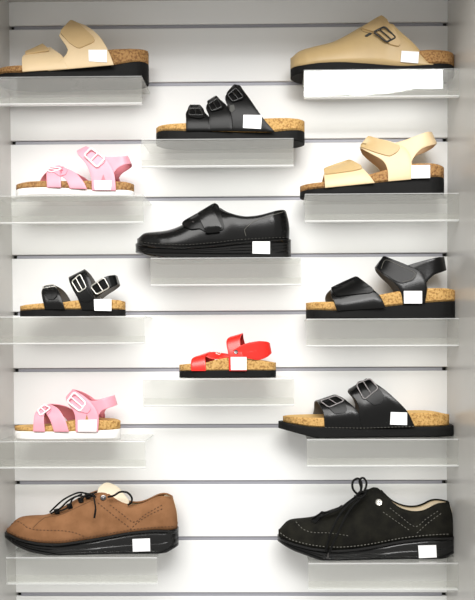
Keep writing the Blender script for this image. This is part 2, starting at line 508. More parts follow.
    def frame(s, name, mat, quad, r=.0013, parent=None, lift=.0015, prong=True, y=None, flat=1.0):
        c = (sum(q[0] for q in quad) / 4, sum(q[1] for q in quad) / 4)
        h = s.hit(*c)
        if y is not None or h is None:
            q0 = s.w(c[0], c[1], y if y is not None else -s.hw * .6); nn = Vector((0, -1, .35 if y is not None and y > -.03 else .1)).normalized()
        else: q0, nn = h[0], h[1]
        q0 = q0 + nn * lift
        nn = (nn + Vector((0, -.8, 0))).normalized()
        def pl(x, y_):
            d = ray(x, y_); return CAM + d * ((q0 - CAM).dot(nn) / d.dot(nn))
        P3 = [pl(*q) for q in quad]; ring = []
        for i in range(4):
            a, b, c2 = P3[i - 1], P3[i], P3[(i + 1) % 4]
            for k in range(5):
                t = k / 4; e1 = b.lerp(a, .18); e2 = b.lerp(c2, .18)
                ring.append(e1.lerp(b, t).lerp(b.lerp(e2, t), t))
        ring.append(ring[0].copy()); ring.append(ring[1].copy())
        paths = [ring]
        V, Fc = tube_mesh(paths, r, 8)
        o = s.add(name, V, Fc, mat, parent, auto=70)
        if prong:
            m1 = P3[0].lerp(P3[1], .5) ; m2 = P3[3].lerp(P3[2], .5)
            V, Fc = tube_mesh([[m1 + nn * .0003, m1.lerp(m2, .5) + nn * .0012, m2 + nn * .0008]], r * .75, 8)
            s.add('buckle_prong', V, Fc, mat, o, auto=70)
        return o
    def seam(s, name, mat, pts, r=.0005, dash=False, parent=None, lift=.0004, n=None):
        P = [(v[0], v[1]) for v in crom(pts, n or max(12, int(sum(math.dist(a, b) for a, b in zip(pts, pts[1:])) / (1.7 if dash else 2))))]
        W3 = [q for q, _ in s.project(P, lift)]
        if dash: paths = [[W3[i], W3[i].lerp(W3[i + 1], .9)] for i in range(0, len(W3) - 1, 2)]
        else: paths = [W3]
        V, Fc = tube_mesh(paths, r, 6); return s.add(name, V, Fc, mat, parent, auto=70)
    def cord(s, name, mat, pts, r=.0014, parent=None, n=40, lift=None):
        V, Fc = tube_mesh([crom([s.w(*p) for p in pts], n)], r, 8); return s.add(name, V, Fc, mat, parent, auto=70)
    def rivet(s, name, mat, px, py, rad, th=.002, parent=None, lift=.001):
        (q, nn), = s.project([(px, py)], lift)
        a = nn.cross(Vector((0, 0, 1))).normalized(); b = nn.cross(a); V = []; Fc = []; S = 20
        for rr, hh in ((1, -.002), (1, th * .5), (.8, th), (.45, th * .85), (.3, th * 1.2)):
            for k in range(S):
                t = 2 * PI * k / S; V.append(q + (a * math.cos(t) + b * math.sin(t)) * rad * rr + nn * hh)
        for i in range(4):
            for k in range(S): k2 = (k + 1) % S; Fc.append((i * S + k, i * S + k2, (i + 1) * S + k2, (i + 1) * S + k))
        Fc.append(tuple(4 * S + k for k in range(S)))
        return s.add(name, V, Fc, mat, parent, auto=40)
    def body(s, name, mat, join, crest, rim_from, rim, toe=None, end=None, shear=0, lining=None, p=2.3, ins=.003, openback=False, rimpx=None):
        x0 = s.onC(toe) if toe is not None else s.x0; x1 = s.onC(end) if end is not None else s.x1
        J = s.curve(join)
        xo = s.w(rim_from, crest[len(crest) // 2][1], 0).x
        def rimw(x, a):
            t = (x - xo) / .035
            if t <= 0: return 0
            t = min(1, t); t = t * t * (3 - 2 * t)
            return min(rim * t, max(0, a - .006) * (1 if not openback else 1))
        tab = []
        for (px, py) in crest:
            y = 0
            for _ in range(4):
                q = s.w(px, py, y); y = -rimw(q.x, s.a(q.x, ins)) 
                if openback and y < 0: y = -max(-y, 0)
            tab.append((q.x, q.z))
        T = smoothtab(tab)
        def grid(ins2, zlow, i0, NN=60, K=12, zt_off=0):
            rows = []
            for i in range(NN + 1):
                c = (1 - math.cos(PI * i / NN)) / 2; u = .4 * (i / NN) + .6 * c
                x = x0 + (x1 - x0) * u
                if x < i0: continue
                if openback: a = s.a(x, ins2)
                else: a = max(.003, lerp1(PLAN, u) * s.hw - ins2)
                zo = lerp1(J, x) - .002 + zlow; zt = max(zo + .003, lerp1(T, x) + zt_off)
                rm = rimw(x, a)
                if not openback and u > .9: rm = min(rm, a * .8)
                row = []
                for k in range(K + 1):
                    t = PI / 2 * k / K
                    y = rm + (a - rm) * math.cos(t) ** (2 / p); h = math.sin(t) ** (2 / p)
                    z = zo + (zt - zo) * h
                    sx = 0
                    if shear:
                        w_ = max(0, (u - .7) / .3); sx = shear * (z - zo) * w_ * w_ * (3 - 2 * w_)
                        sx += .0035 * math.sin(PI * min(1, (z - zo) / .06)) * w_ * w_
                    row.append((x + sx, y, z))
                rows.append(row)
            V, Fc = [], []
            for row in rows:
                for (x, y, z) in row: V.append(Vector((x, s.Yc - y, z)))
                for (x, y, z) in reversed(row): V.append(Vector((x, s.Yc + y, z)))
            c = 2 * (K + 1)
            for i in range(len(rows) - 1):
                for k in range(c - 1):
                    if k == K: continue
                    Fc.append((i * c + k, i * c + k + 1, (i + 1) * c + k + 1, (i + 1) * c + k))
            def capf(i):
                for k in range(K): Fc.append((i * c + k, i * c + k + 1, i * c + c - 2 - k, i * c + c - 1 - k))
            return V, Fc, capf, len(rows), rows
        V, Fc, capf, nr, rows = grid(ins, 0, -9)
        capf(0)
        if not openback: capf(nr - 1)
        o = s.add(name, V, Fc, mat, target=True, merge=.0002, auto=70)
        sm = solid(o, .0022, -1)
        # collar: a rolled edge running round the opening
        near = [Vector((r[-1][0], s.Yc - r[-1][1], r[-1][2] - .0005)) for r in rows if r[-1][1] > .001]
        far = [Vector((q.x, 2 * s.Yc - q.y, q.z)) for q in reversed(near)]
        if near:
            path = near + far if not openback else near
            if openback: paths = [far[::-1][::-1] + near] if False else [near, far]
            else: paths = [crom(path[::2] + [path[-1]], 90)]
            V2, F2 = tube_mesh(paths, .0019 if not openback else .0012, 8)
            s.add('collar', V2, F2, mat, target=True, auto=70)
        if lining:
            V3, F3, capf3, nr3, rows3 = grid(ins + .0045, .001, xo - .03, zt_off=-.0012)
            capf3(nr3 - 1)
            o3 = s.add('lining', V3, F3, lining, merge=.0002, auto=70)
            V4, F4 = [], []                       # insole
            for r in rows3:
                V4 += [Vector((r[0][0], s.Yc - r[0][1], r[0][2] + .006)), Vector((r[0][0], s.Yc + r[0][1], r[0][2] + .006))]
            for i in range(len(rows3) - 1): F4.append((2 * i, 2 * i + 1, 2 * i + 3, 2 * i + 2))
            s.add('insole', V4, F4, lining)
        return o
# ------------------------------------------------------------------ the footwear
# beige slide, upper left
s = Shoe('slide_sandal', 'beige leather slide sandal with two wide straps on a black wedge sole', 'sandal', 'slide_beige', -2, 148.5, .045)
BT = [(-2, 74.5), (22, 72.3), (50, 70.5), (75, 67.5), (110, 65.5), (149, 63.5)]
s.slab('outsole', M['eva'], BT)
s.slab('cork_footbed', M['corkdark'], [(-2, 68), (22, 64.5), (45, 62), (70, 57), (95, 51), (108, 48.7), (125, 48), (140, 48.7), (148, 50.5)], BT, inset=.001, dip=.004, topmat=M['footbed'], r=.0035)
s.arch('front_strap', M['beigelight'], [(22.5, 72), (22, 65), (22.5, 57), (27, 54), (33, 51.5)], [(68, 69), (63, 57), (57, 52), (51, 48)])
s.arch('instep_strap', M['beigelight'], [(48, 71), (60, 61), (68, 51), (62, 40), (59.5, 34), (70, 22)], [(114, 65), (108, 50), (99, 36), (86, 26), (73, 22)])
s.ribbon('strap_flap', M['beigepad'], [((25.5, 54.5, -.031), (49, 50.5, -.031)), ((25.5, 52, -.02), (47, 47.5, -.02)), ((28, 51, 0), (43, 44, 0)), ((30, 52, .02), (45, 46, .02))], th=.003)
f = s.decal('strap_flap', M['beigepad'], [(60, 33), (71, 21), (79, 24.5), (95, 39), (94, 43), (79, 49.5), (70, 44)], th=.002)
s.seam('stitching', M['seam'], [(61, 33.5), (70, 44), (79, 49), (93.5, 43)], parent=f, r=.0004, lift=.0003)
s.sticker([(88.5, 50), (107, 50), (107, 62.5), (89, 61.5)])

# beige clog, upper right
s = Shoe('clog', 'beige leather closed-toe clog with a dark buckle and open cork heel', 'clog', 'clog', 290.5, 453.5, .047)
BT = [(291, 67.8), (300, 65), (323, 61.5), (342, 61), (375, 63), (402, 65), (453, 65)]
s.slab('outsole', M['eva'], BT)
s.slab('cork_footbed', M['corkdark'], [(291, 62), (330, 58), (380, 54), (415, 50), (430, 48.8), (445, 49.8), (453, 52)], BT, inset=.001, dip=.004, topmat=M['footbed'], r=.0035)
s.body('upper', M['beige'], BT[:-1] + [(453, 65.5)], [(291, 60), (293, 56), (300, 51.5), (315, 48), (331, 44.5), (345, 37.5), (360, 28), (372, 22), (380, 18), (388, 24), (400, 32), (412, 42), (421, 52), (429, 66)],
       380, .060, end=429.5, openback=True, ins=-.0008, p=2.1)
s.decal('buckle_strap', M['beigepad'], [(361, 29), (372, 22), (381, 16.5), (386, 20), (393, 28), (401, 44), (398, 47), (390, 45), (378, 34)], th=.002)
s.seam('stitching', M['seam'], [(361, 29), (364, 32), (378, 35), (389, 45)], r=.0005)
s.frame('buckle', M['blackp'], [(373.5, 32), (384.5, 26.5), (396, 37.5), (386.5, 42)], r=.0017, lift=.0025)
s.decal('strap_slot', M['groove'], [(364.5, 36.5), (370, 33), (372, 34), (367, 37)], th=.0006)
s.sticker([(401.5, 51), (419, 52), (418, 63.5), (400.5, 62)])

# black three-strap sandal
s = Shoe('three_strap_sandal', 'black leather sandal with three short buckled straps and cork footbed', 'sandal', 'three', 156.5, 304.5, .045)
BT = [(157, 132), (186, 130.8), (225, 131.5), (268, 132.3), (304, 131.5)]
s.slab('outsole', M['eva'], BT)
s.slab('cork_footbed', M['cork'], [(157, 126.5), (165, 124), (186, 122.5), (225, 121), (250, 118.5), (265, 117.8), (280, 117.3), (298, 118.3), (304, 120.5)], BT, inset=.001, dip=.004, topmat=M['footbed'], r=.0035)
s.arch('strap', M['blacksoft'], [(186, 131), (186, 120), (186, 113), (190, 107)], [(211, 131), (210, 119), (206, 114), (201, 107)])
s.arch('strap', M['blacksoft'], [(206, 131), (209, 117), (206, 108), (209, 101)], [(233, 131), (231, 113), (225, 104), (217, 97.5)])
s.arch('strap', M['blacksoft'], [(227, 131), (230, 112), (225, 98), (232, 87)], [(275, 132), (263, 118), (249, 98), (241, 87.5)])
for q, fr in (([(188, 118), (188, 110), (190, 106.5), (200, 106.5), (204, 111), (205, 118), (200, 120)], [(189.5, 108.5), (200, 108.5), (203, 115), (189, 115)]),
              ([(207, 103), (217, 97), (224, 106), (223, 110), (212, 113)], [(208.5, 104), (217.5, 98.5), (222, 107), (211.5, 111)]),
              ([(226, 95), (234, 86), (240, 87), (246, 96), (243, 101), (232, 103)], [(227.5, 95), (236, 88), (243.5, 97), (233, 101.5)])):
    t = s.decal('strap_end', M['blacksoft'], q, th=.0025)
    s.frame('buckle', M['blackp'], fr, r=.0014, lift=.002, parent=t)
s.decal('strap_slot', M['groove'], [(230, 106), (234, 105), (235, 110), (232, 113), (229.5, 111)], th=.0006)
s.sticker([(243.5, 115), (262, 115.3), (261, 129), (243, 128)])

# pink sandals
def pink(s, BT, cork, corkmat):
    s.slab('outsole', M['whitesole'], BT, r=.003)
    s.slab('cork_footbed', corkmat, cork, BT, inset=.002, dip=.003, topmat=M['footbed'] if corkmat is M['cork'] else corkmat, r=.0025)
s = Shoe('child_sandal', 'pink child sandal on the left, upper of the two, with white square buckle', 'sandal', 'pink1', 16.5, 134, .033)
pink(s, [(17, 189), (32, 187.3), (48, 187), (70, 188), (100, 190), (133, 191)], [(17.5, 183.5), (29, 181), (46, 180.3), (65, 180.5), (82, 180), (105, 180.5), (119, 181), (129, 182), (133.5, 184.5)], M['corkdark'])
s.arch('toe_strap', M['pink'], [(47, 187.5), (46.5, 177), (47, 172), (51, 168.5)], [(61, 187.5), (61, 177), (61, 172), (64, 167)], far=(-.045, -.040), th=.002)
s.arch('toe_strap', M['pink'], [(70, 188.5), (66, 180), (60, 175), (54, 171)], [(87, 189), (83, 181), (75, 172.5), (63, 167)], far=(.012, .012), th=.002)
t = s.decal('strap_end', M['pink'], [(50, 168), (60, 166.5), (68, 171), (66, 175.5), (60, 177), (54, 173)], th=.0016)
s.frame('buckle', M['whitep'], [(46.5, 170.5), (50, 166.5), (62, 168.5), (52, 172)], r=.0012, parent=t)
s.arch('ankle_strap', M['pink'], [(92, 190.5), (91, 177), (86, 164), (77.5, 154), (77, 151)], [(116, 190.5), (114, 173), (106, 159), (97, 151), (86, 146.5)], th=.0022)
s.loop('heel_strap', M['pink'], [((103, 157, -.016), (112, 176, -.023)), ((113, 157, -.018), (117, 169, -.022)), ((122, 156.5, -.019), (124, 165, -.020)), ((126.5, 156, -.010), (129.5, 164, -.011)), ((127, 156, 0), (131, 164, 0))], th=.0022)
t = s.decal('strap_end', M['pink'], [(86, 152), (92, 148.5), (103, 158), (105, 163), (97, 169), (90, 163)], th=.0018)
s.frame('buckle', M['whitep'], [(91, 148), (105, 158.5), (97, 167.5), (84, 155)], r=.0019, parent=t)
s.decal('strap_slot', M['pinkin'], [(103.5, 174.5), (105.5, 180), (101.5, 180)], th=.0004, sharp=True)
s.sticker([(94, 180.5), (112, 180.5), (111, 190), (95, 190)])

# beige ankle-strap sandal
s = Shoe('ankle_strap_sandal', 'beige leather sandal with ankle strap on a black wedge sole', 'sandal', 'velcro_beige', 300, 443.5, .045)
BT = [(301, 191.6), (325, 187.7), (350, 185.2), (375, 182.7), (412, 178.6), (443, 177.3)]
s.slab('outsole', M['eva'], BT)
s.slab('cork_footbed', M['corkdark'], [(301, 185.7), (323.7, 181.5), (350, 177.5), (370, 174), (387, 169), (400, 165), (414, 163), (430, 162.7), (438, 163.4), (443, 166)], BT, inset=.001, dip=.004, topmat=M['footbed'], r=.0035)
s.arch('toe_strap', M['beigelight'], [(325, 188), (324.5, 180), (324, 175), (325, 170.5)], [(375, 183), (369, 175), (361, 167.5), (350, 162)])
f = s.decal('strap_flap', M['beige'], [(323.5, 170), (337, 165), (350, 160.8), (362, 167), (361.5, 170), (353, 172), (325, 175.8)], th=.0022)
s.seam('stitching', M['seam'], [(325, 175.5), (340, 174), (353, 172), (361, 170)], parent=f, r=.0006, lift=.0002)
s.arch('ankle_strap', M['beigelight'], [(388, 181.5), (387.5, 170), (383, 161), (372, 154.5), (360, 148)], [(411, 179.5), (412, 165), (407, 150), (392, 142), (369, 137)])
s.loop('heel_strap', M['beigelight'], [((395, 143, -.017), (409, 172, -.033)), ((405, 140, -.021), (413, 159, -.031)), ((416, 136, -.0245), (421, 149.5, -.029)), ((426, 132.2, -.024), (431, 145.5, -.025)), ((430, 132, -.012), (435.5, 144.5, -.013)), ((431, 132.5, 0), (436.5, 144, 0))])
f = s.decal('strap_flap', M['beige'], [(360, 147.5), (368.4, 136.7), (385, 141.5), (400.7, 147), (397, 153), (389.4, 157), (375, 153)], th=.0022)
s.seam('stitching', M['seam'], [(361, 148), (375, 153.5), (389, 157), (397, 153), (400.5, 147.5)], parent=f, r=.0006, lift=.0002)
s.sticker([(411.3, 165.5), (430, 165), (430, 178), (411.3, 178.5)])

# smooth black strap shoe
s = Shoe('strap_shoe', 'smooth black leather closed shoe with a wide strap over the instep', 'shoe', 'loafer', 136, 291, .046)
s.slab('outsole', M['rubber'], [(137, 249), (145, 251.5), (160, 252.8), (210, 253.6), (270, 253.3), (291, 251.5)], [(137, 251), (142, 253.5), (150, 255.8), (165, 257.5), (200, 260), (291, 260)], grooves=0)
s.slab('midsole', M['rubber'], [(137, 245), (145, 247), (157, 248), (184, 248.7), (215, 246.5), (238, 243.6), (267, 242), (291, 242)], [(137, 250), (145, 252.5), (160, 253.5), (210, 254), (270, 253.7), (291, 251.5)], inset=.001, grooves=3)
s.slab('welt', M['rubber'], [(137, 242.5), (142, 243.5), (157, 245.5), (184, 246.5), (212, 244.6), (238, 241.5), (267, 239.8), (291, 239.5)], [(137, 245), (145, 247), (157, 248.2), (184, 248.9), (215, 246.6), (238, 243.8), (267, 242.2), (291, 242)], inset=-.001)
JN = [(138, 243), (157, 245.7), (184, 246.7), (212, 244.8), (238, 241.7), (267, 240), (289, 239.7)]
s.body('upper', M['black'], JN, [(138, 241), (139, 236.5), (144, 233), (158, 232), (170, 230.5), (182, 226), (195, 217), (208, 208), (215, 204.5), (219, 208), (229, 214), (244, 217.4), (259, 216.2), (272, 213), (282, 210.5), (289, 210)],
       217, .024, toe=137.5, end=289, shear=-.10, lining=M['insole'])
f = s.decal('instep_strap', M['blacksoft'], [(182, 226), (184, 222), (200, 213), (215, 204), (218.5, 207), (225, 228), (221, 231), (206, 232.5), (200, 229), (191, 230)], th=.0022)
f2 = s.decal('strap_end', M['black'], [(199, 218), (212, 209), (222, 228), (219, 231), (206, 232)], th=.0045, parent=f)
s.rivet('stud', M['bronze'], 193.5, 222.5, .0016, lift=.001, parent=f)
s.seam('stitching', M['stitch'], [(246, 236), (244.5, 230), (247, 227), (255, 221), (270, 216), (283, 212)], r=.0004)
s.seam('welt_stitching', M['stitch'], [(141, 242), (157, 243.7), (184, 244.7), (212, 242.8), (238, 239.8), (267, 238), (286, 237.7)], dash=True, r=.00025)
s.sticker([(252.5, 241.5), (270, 241.5), (270, 254), (252.5, 253.5)])

# small black sandal with silver buckles
s = Shoe('child_sandal', 'small black child sandal with silver buckles and cork footbed', 'sandal', 'kid_black', 20.5, 125.3, .032)
BT = [(21, 310.6), (44, 309.2), (75, 309.2), (125, 309.7)]
s.slab('outsole', M['eva'], BT)
s.slab('cork_footbed', M['cork'], [(21, 306), (23, 305), (43, 303), (62, 302.3), (75, 300.3), (95, 299.5), (112, 299.7), (122, 300.2), (125, 302.4)], BT, inset=.001, dip=.003, topmat=M['footbed'], r=.0025)
s.arch('strap', M['black'], [(45, 309.5), (42.5, 299), (41.5, 292), (44, 286.5)], [(65, 309.5), (61, 297), (58, 290), (54, 285.3)], th=.0022)
s.arch('strap', M['black'], [(82, 310), (78, 299), (71.5, 287), (69, 280), (69, 277.5)], [(97, 310), (94, 296), (91.5, 283), (87, 273), (85, 269.5)], th=.0022)
s.loop('heel_strap', M['black'], [((90, 288, -.022), (96, 298, -.024)), ((97, 281.5, -.024), (103, 292.5, -.025)), ((106, 276.5, -.022), (110, 288.5, -.023)), ((114, 275, -.012), (117, 285, -.013)), ((115.5, 275.5, 0), (118, 284, 0))], th=.0022)
t = s.decal('strap_end', M['blacksoft'], [(46, 291), (57, 290), (57.5, 296), (54, 300), (49, 300), (46, 297)], th=.0018)
s.frame('buckle', M['silver'], [(42.5, 291.5), (43.5, 285.5), (53, 284.5), (57, 288.7)], r=.0010, parent=t, lift=.0015)
t = s.decal('strap_end', M['blacksoft'], [(73, 281), (80, 276), (88, 291), (94, 299), (88, 302.5), (81, 301), (76, 292)], th=.0018)
s.frame('buckle', M['silver'], [(71.5, 281.5), (80, 274), (86.5, 287.5), (78.5, 292.5)], r=.0011, parent=t, lift=.002)
t = s.decal('strap_end', M['blacksoft'], [(92, 287), (103, 279.5), (107, 287.5), (97, 294)], th=.0018)
s.frame('buckle', M['silver'], [(90.5, 286.5), (104, 277.5), (109.5, 287.5), (96.5, 294.5)], r=.0013, parent=t, lift=.002)
s.sticker([(94, 299.3), (111.5, 299), (111.5, 311), (94.5, 310.6)])

# black ankle-strap sandal
s = Shoe('ankle_strap_sandal', 'black leather sandal with ankle strap and thick golden cork heel', 'sandal', 'velcro_black', 306, 455.3, .045)
BT = [(307, 309.8), (336, 310.6), (360, 309.2), (380, 307.3), (404, 304.6), (430, 302.3), (455, 301)]
s.slab('outsole', M['eva'], BT)
s.slab('cork_footbed', M['cork'], [(307, 303), (311, 302), (335, 301.7), (360, 299), (378, 295), (400, 290.8), (415, 288.7), (430, 288), (448, 288), (455, 290)], BT, inset=.001, dip=.006, topmat=M['footbed'], r=.0035)
s.arch('toe_strap', M['black'], [(337, 311), (334, 302), (331, 296), (331, 290)], [(386, 308), (380, 296), (371, 288), (357, 278)], far=(-.012, 0))
f = s.decal('strap_flap', M['blacksoft'], [(330.5, 289.5), (344, 283), (357, 277.3), (374, 290), (372, 293.5), (352, 295.5), (336, 297.5)], th=.0025)
s.arch('ankle_strap', M['black'], [(403, 304.5), (401, 293), (395, 284), (385, 276), (375, 268)], [(425, 303), (427, 287), (422, 273), (407, 265), (384, 256)])
s.loop('heel_strap', M['black'], [((406, 266, -.017), (424, 297, -.033)), ((415, 263, -.020), (426.5, 283, -.031)), ((428, 259.5, -.0245), (434, 275, -.029)), ((438, 257.2, -.024), (441, 272, -.025)), ((442.5, 257, -.012), (445, 270.8, -.013)), ((443.5, 257, 0), (445.7, 270.5, 0))])
f = s.decal('strap_flap', M['blacksoft'], [(377, 269.5), (384, 256.5), (400, 263), (418, 272), (414, 280.5), (402, 284), (396, 282)], th=.0025)
s.seam('stitching', M['stitch'], [(381, 269), (386, 260), (400, 266), (415, 273), (411, 279.5), (402, 282)], parent=f, r=.0004, lift=.0003)
s.sticker([(403.7, 291), (422, 291), (422, 303.5), (404, 303.5)])

# red sandal
s = Shoe('child_sandal', 'small bright red child sandal with cork footbed and black sole', 'sandal', 'red', 179.5, 276, .031)
BT = [(180, 370.7), (230, 370.2), (275, 370.2)]
s.slab('outsole', M['eva'], BT)
s.slab('cork_footbed', M['cork'], [(180, 364.8), (190, 364.2), (206, 362.8), (215, 360), (227, 357.5), (247, 359), (263, 360.8), (275, 362.8)], BT, inset=.001, dip=.003, topmat=M['footbed'], r=.002)
s.arch('toe_strap', M['red'], [(191, 371), (191, 362), (193, 358), (200, 355.5)], [(206, 371), (205.5, 361), (205.5, 356), (210, 352)], th=.002, far=(-.004, .02))
s.ribbon('cross_strap', M['red'], [((204, 356, -.016), (207, 353.5, -.012)), ((212, 359, -.017), (213, 352, -.006)), ((220, 358.5, -.018), (221, 353, -.004)), ((229, 357.5, -.021), (230, 354.5, -.006)), ((232, 360, -.0235), (236, 356, -.012))], th=.002)
s.frame('buckle', M['silver'], [(215.5, 353.5), (218, 350.5), (222, 351), (220, 354.5)], r=.0007, y=-.008, lift=.001)
s.arch('ankle_strap', M['red'], [(229, 371), (228.5, 356), (226.5, 345), (227, 339.5), (231, 337)], [(247, 371), (243, 356), (240.5, 345), (240.5, 337), (243, 333.5)], th=.0022, far=(.012, .014))
s.loop('heel_strap', M['red'], [((232.5, 351, -.0245), (234, 356, -.0245)), ((243, 344.5, -.0255), (246, 358, -.0255)), ((256, 341.3, -.024), (258, 360, -.023)), ((266, 341.5, -.014), (267, 357, -.014)), ((269.5, 343, 0), (271.5, 353, 0))], th=.002)
s.seam('fold_line', M['red'], [(246, 352.5), (257, 350.5), (265, 349.5)], r=.0007)
s.rivet('rivet', M['bronze'], 236, 352.2, .0042)
s.sticker([(230.7, 357), (246.6, 357), (246.6, 370), (231, 370)])

# lower pink sandal
s = Shoe('child_sandal', 'pink child sandal on the left, lower of the two, on thick white sole', 'sandal', 'pink2', 15, 120.5, .033)
pink(s, [(15.5, 431), (25, 431.5), (35, 431.8), (70, 431.7), (100, 430.5), (120, 428.7)], [(17.6, 427), (35, 427.5), (55, 425), (75, 420.5), (99, 420.3), (112, 420.5), (119, 421.5)], M['cork'])
s.arch('toe_strap', M['pink'], [(33, 431.5), (34, 418), (36, 412), (41, 407.5)], [(45, 431.7), (44, 418), (46, 411), (51, 405.5)], far=(-.005, -.005), th=.002)
s.arch('toe_strap', M['pink'], [(54, 431.7), (50, 420), (45, 412.5), (41, 408.5)], [(69, 431.7), (65, 419.5), (58.5, 409), (50, 404)], far=(.016, .018), th=.002)
t = s.decal('strap_end', M['pink'], [(38, 411), (44, 405), (51, 408), (51, 412), (46, 417), (41, 416)], th=.0016)
s.frame('buckle', M['whitep'], [(37.5, 410.5), (44, 404.5), (50.5, 408), (40.5, 415.5)], r=.0015, parent=t)
s.arch('ankle_strap', M['pink'], [(75.7, 431.7), (75, 416), (72, 409), (67, 402), (66.5, 397)], [(98, 431.7), (98.5, 416), (93, 405), (84, 396), (73, 389.3)], th=.0022)
s.loop('heel_strap', M['pink'], [((86, 398.5, -.014), (97, 421, -.023)), ((93, 401, -.017), (101, 411.5, -.022)), ((103, 398.7, -.020), (108, 408.3, -.021)), ((111.5, 396, -.010), (114.5, 406, -.011)), ((113.5, 395.3, 0), (116.5, 404.6, 0))], th=.0022)
t = s.decal('strap_end', M['pink'], [(72, 396), (77, 396), (86, 403), (91.5, 409), (88, 413.5), (81, 412), (72, 404)], th=.0018)
s.frame('buckle', M['whitep'], [(67, 401.5), (74, 392), (86, 403), (80, 411.5)], r=.0019, parent=t)
s.decal('strap_slot', M['corkdark'], [(87, 414.5), (88.5, 419.7), (85.7, 419.7)], th=.0004, sharp=True)
s.sticker([(78, 420), (97, 419.5), (96.5, 431.5), (78, 431.5)])

# black two-buckle slide
s = Shoe('slide_sandal', 'black leather slide sandal with two large buckles over the foot', 'sandal', 'slide_black', 278.3, 453.5, .045, gap=.009)
ST = [(279, 421.5), (286, 423), (294, 424.5), (309, 427), (332, 428), (365, 428.7), (395, 427.8), (415, 427), (453, 425.5)]
s.slab('outsole', M['eva'], ST, [(279, 428), (287, 430.5), (294, 432.5), (307, 436), (320, 440), (453, 440)], r=.003)
s.slab('cork_footbed', M['cork'], [(283, 417), (290, 417.5), (305, 418), (324, 418.3), (345, 417.5), (370, 416), (400, 413.5), (430, 413), (443, 414), (449, 416)], ST, inset=.0045, toe=283, heel=449, dip=.004, topmat=M['footbed'], r=.0025)
s.arch('strap', M['black'], [(324.5, 427.8), (323.5, 414), (320, 406), (317, 401)], [(362, 428.5), (358, 412), (350, 403.5), (341, 397), (334, 395)], yb=None, out=-.003, far=(-.022, -.012))
s.arch('strap', M['black'], [(354, 428.5), (359, 411), (356, 401), (350, 394), (349, 389.5)], [(415, 427), (407, 411), (392, 396), (381, 387), (367, 378.7)], out=-.003)
t = s.decal('strap_end', M['blacksoft'], [(321, 401), (334, 396), (345, 402), (347, 410), (345, 413.5), (335, 414.5), (328, 408)], th=.002)
s.frame('buckle', M['bronze'], [(320, 401), (336, 395.5), (344.5, 400.5), (329, 407.5)], r=.0015, parent=t, lift=.002)
t = s.decal('strap_end', M['blacksoft'], [(357, 383), (370, 380), (380, 390), (384.5, 397), (381, 404), (374, 405.5), (366, 400)], th=.002)
s.frame('buckle', M['bronze'], [(356, 384), (370, 378.5), (378.5, 388.5), (364, 400)], r=.0017, parent=t, lift=.002)
s.seam('welt_stitching', M['stitch'], [(325, 427.3), (345, 427.8), (365, 428), (395, 427), (414, 426.3)], dash=True, r=.0006, lift=.001)
s.sticker([(390.7, 412), (407, 412.5), (407, 425), (390, 424.5)])

def laceup(s, um, join, crest, rimpx, soleb, toe, end, lining, rim):
    up = [(x, y + 2.2) for x, y in join]
    s.slab('outsole', M['rubber'], [(x, y - 2.5) for x, y in soleb], soleb, r=.0015)
    s.slab('midsole', M['rubber'], up, [(x, y - 2.3) for x, y in soleb], inset=.0012, grooves=2)
    s.slab('welt', M['rubber'], join, [(x, y + 2.5) for x, y in join], inset=-.0012, r=.001)
    return s.body('upper', um, join, crest, rimpx, rim, toe=toe, end=end, shear=-.13, lining=lining)

# brown lace-up
s = Shoe('laceup_shoe', 'brown nubuck lace-up shoe with black layered rubber sole', 'shoe', 'brown', 5.5, 178.5, .044, gap=.010)
laceup(s, M['brown'], [(8, 533), (20, 539), (40, 543), (60, 543.7), (95, 538.5), (130, 532), (155, 529.5), (178, 528.5)],
       [(8, 531), (11, 524), (16, 518), (26, 516), (46, 515.5), (60, 508.5), (80, 497), (90, 492.5), (100, 489), (106, 491.5), (112, 497), (120, 502.5), (132, 506), (144, 504), (156, 498.5), (164, 496), (171, 496.5), (177, 498)],
       101, [(6, 538), (14, 545.5), (30, 552.5), (50, 556), (70, 560), (150, 560), (160, 556), (170, 551), (178, 545)], 7, 177.5, M['cream'], .015)
s.ribbon('tongue', M['cream'], [((97, 494, -.010), (98.5, 488, -.006)), ((103, 494, -.008), (103.5, 483.5, -.002)), ((110, 497, -.008), (109, 482.8, .002)), ((117, 502, -.008), (117, 486.5, .003)), ((122, 506, -.008), (122.5, 492.5, .003)), ((128, 508, -.008), (129, 501, .003))], th=.004)
for q in ([(26, 527), (34, 529.5), (46, 530.3), (60, 530.5), (72, 532), (81, 535), (87, 538)], [(12, 524), (17, 521.5), (22, 523.5), (27, 527.5)],
          [(98, 503), (113, 515), (130, 528)], [(110, 505), (122, 514), (134, 522), (146, 514), (162, 505)], [(130, 529.5), (139, 521.5), (150, 514.5), (164, 508)]):
    s.seam('stitching', M['brownseam'], q, r=.0009, dash=True)
s.seam('vamp_seam', M['brownseam'], [(33, 528), (39, 522), (46, 517)], r=.0005)
s.seam('eyestay_seam', M['brownseam'], [(46, 517.5), (60, 515), (78, 507), (93, 500)], r=.0004)
s.seam('welt_stitching', M['brownseam'], [(9, 530.5), (20, 536.5), (40, 540.5), (60, 541.3), (95, 536), (130, 529.8), (155, 527.3), (175, 526.3)], dash=True, r=.0007)
for (x, y) in ((57, 512.5), (70, 507), (81, 501), (88, 497)):
    s.decal('eyelet', M['lace'], [(x - 2.8, y - 2), (x + 2, y - 3), (x + 3, y + 1.5), (x - 1.5, y + 2.5)], th=.0015)
l = s.cord('shoelace', M['lace'], [(50, 512, -.012), (55, 507, -.020), (63, 500, -.024), (72, 495, -.022), (80, 492.5, -.016), (90, 494, -.02), (97, 492, -.02)], r=.0017)
s.cord('shoelace', M['lace'], [(51, 513.5, -.022), (60, 508.5, -.028), (68, 501, -.026), (78, 496, -.026), (88, 497, -.026), (95, 495.5, -.026)], r=.0018)
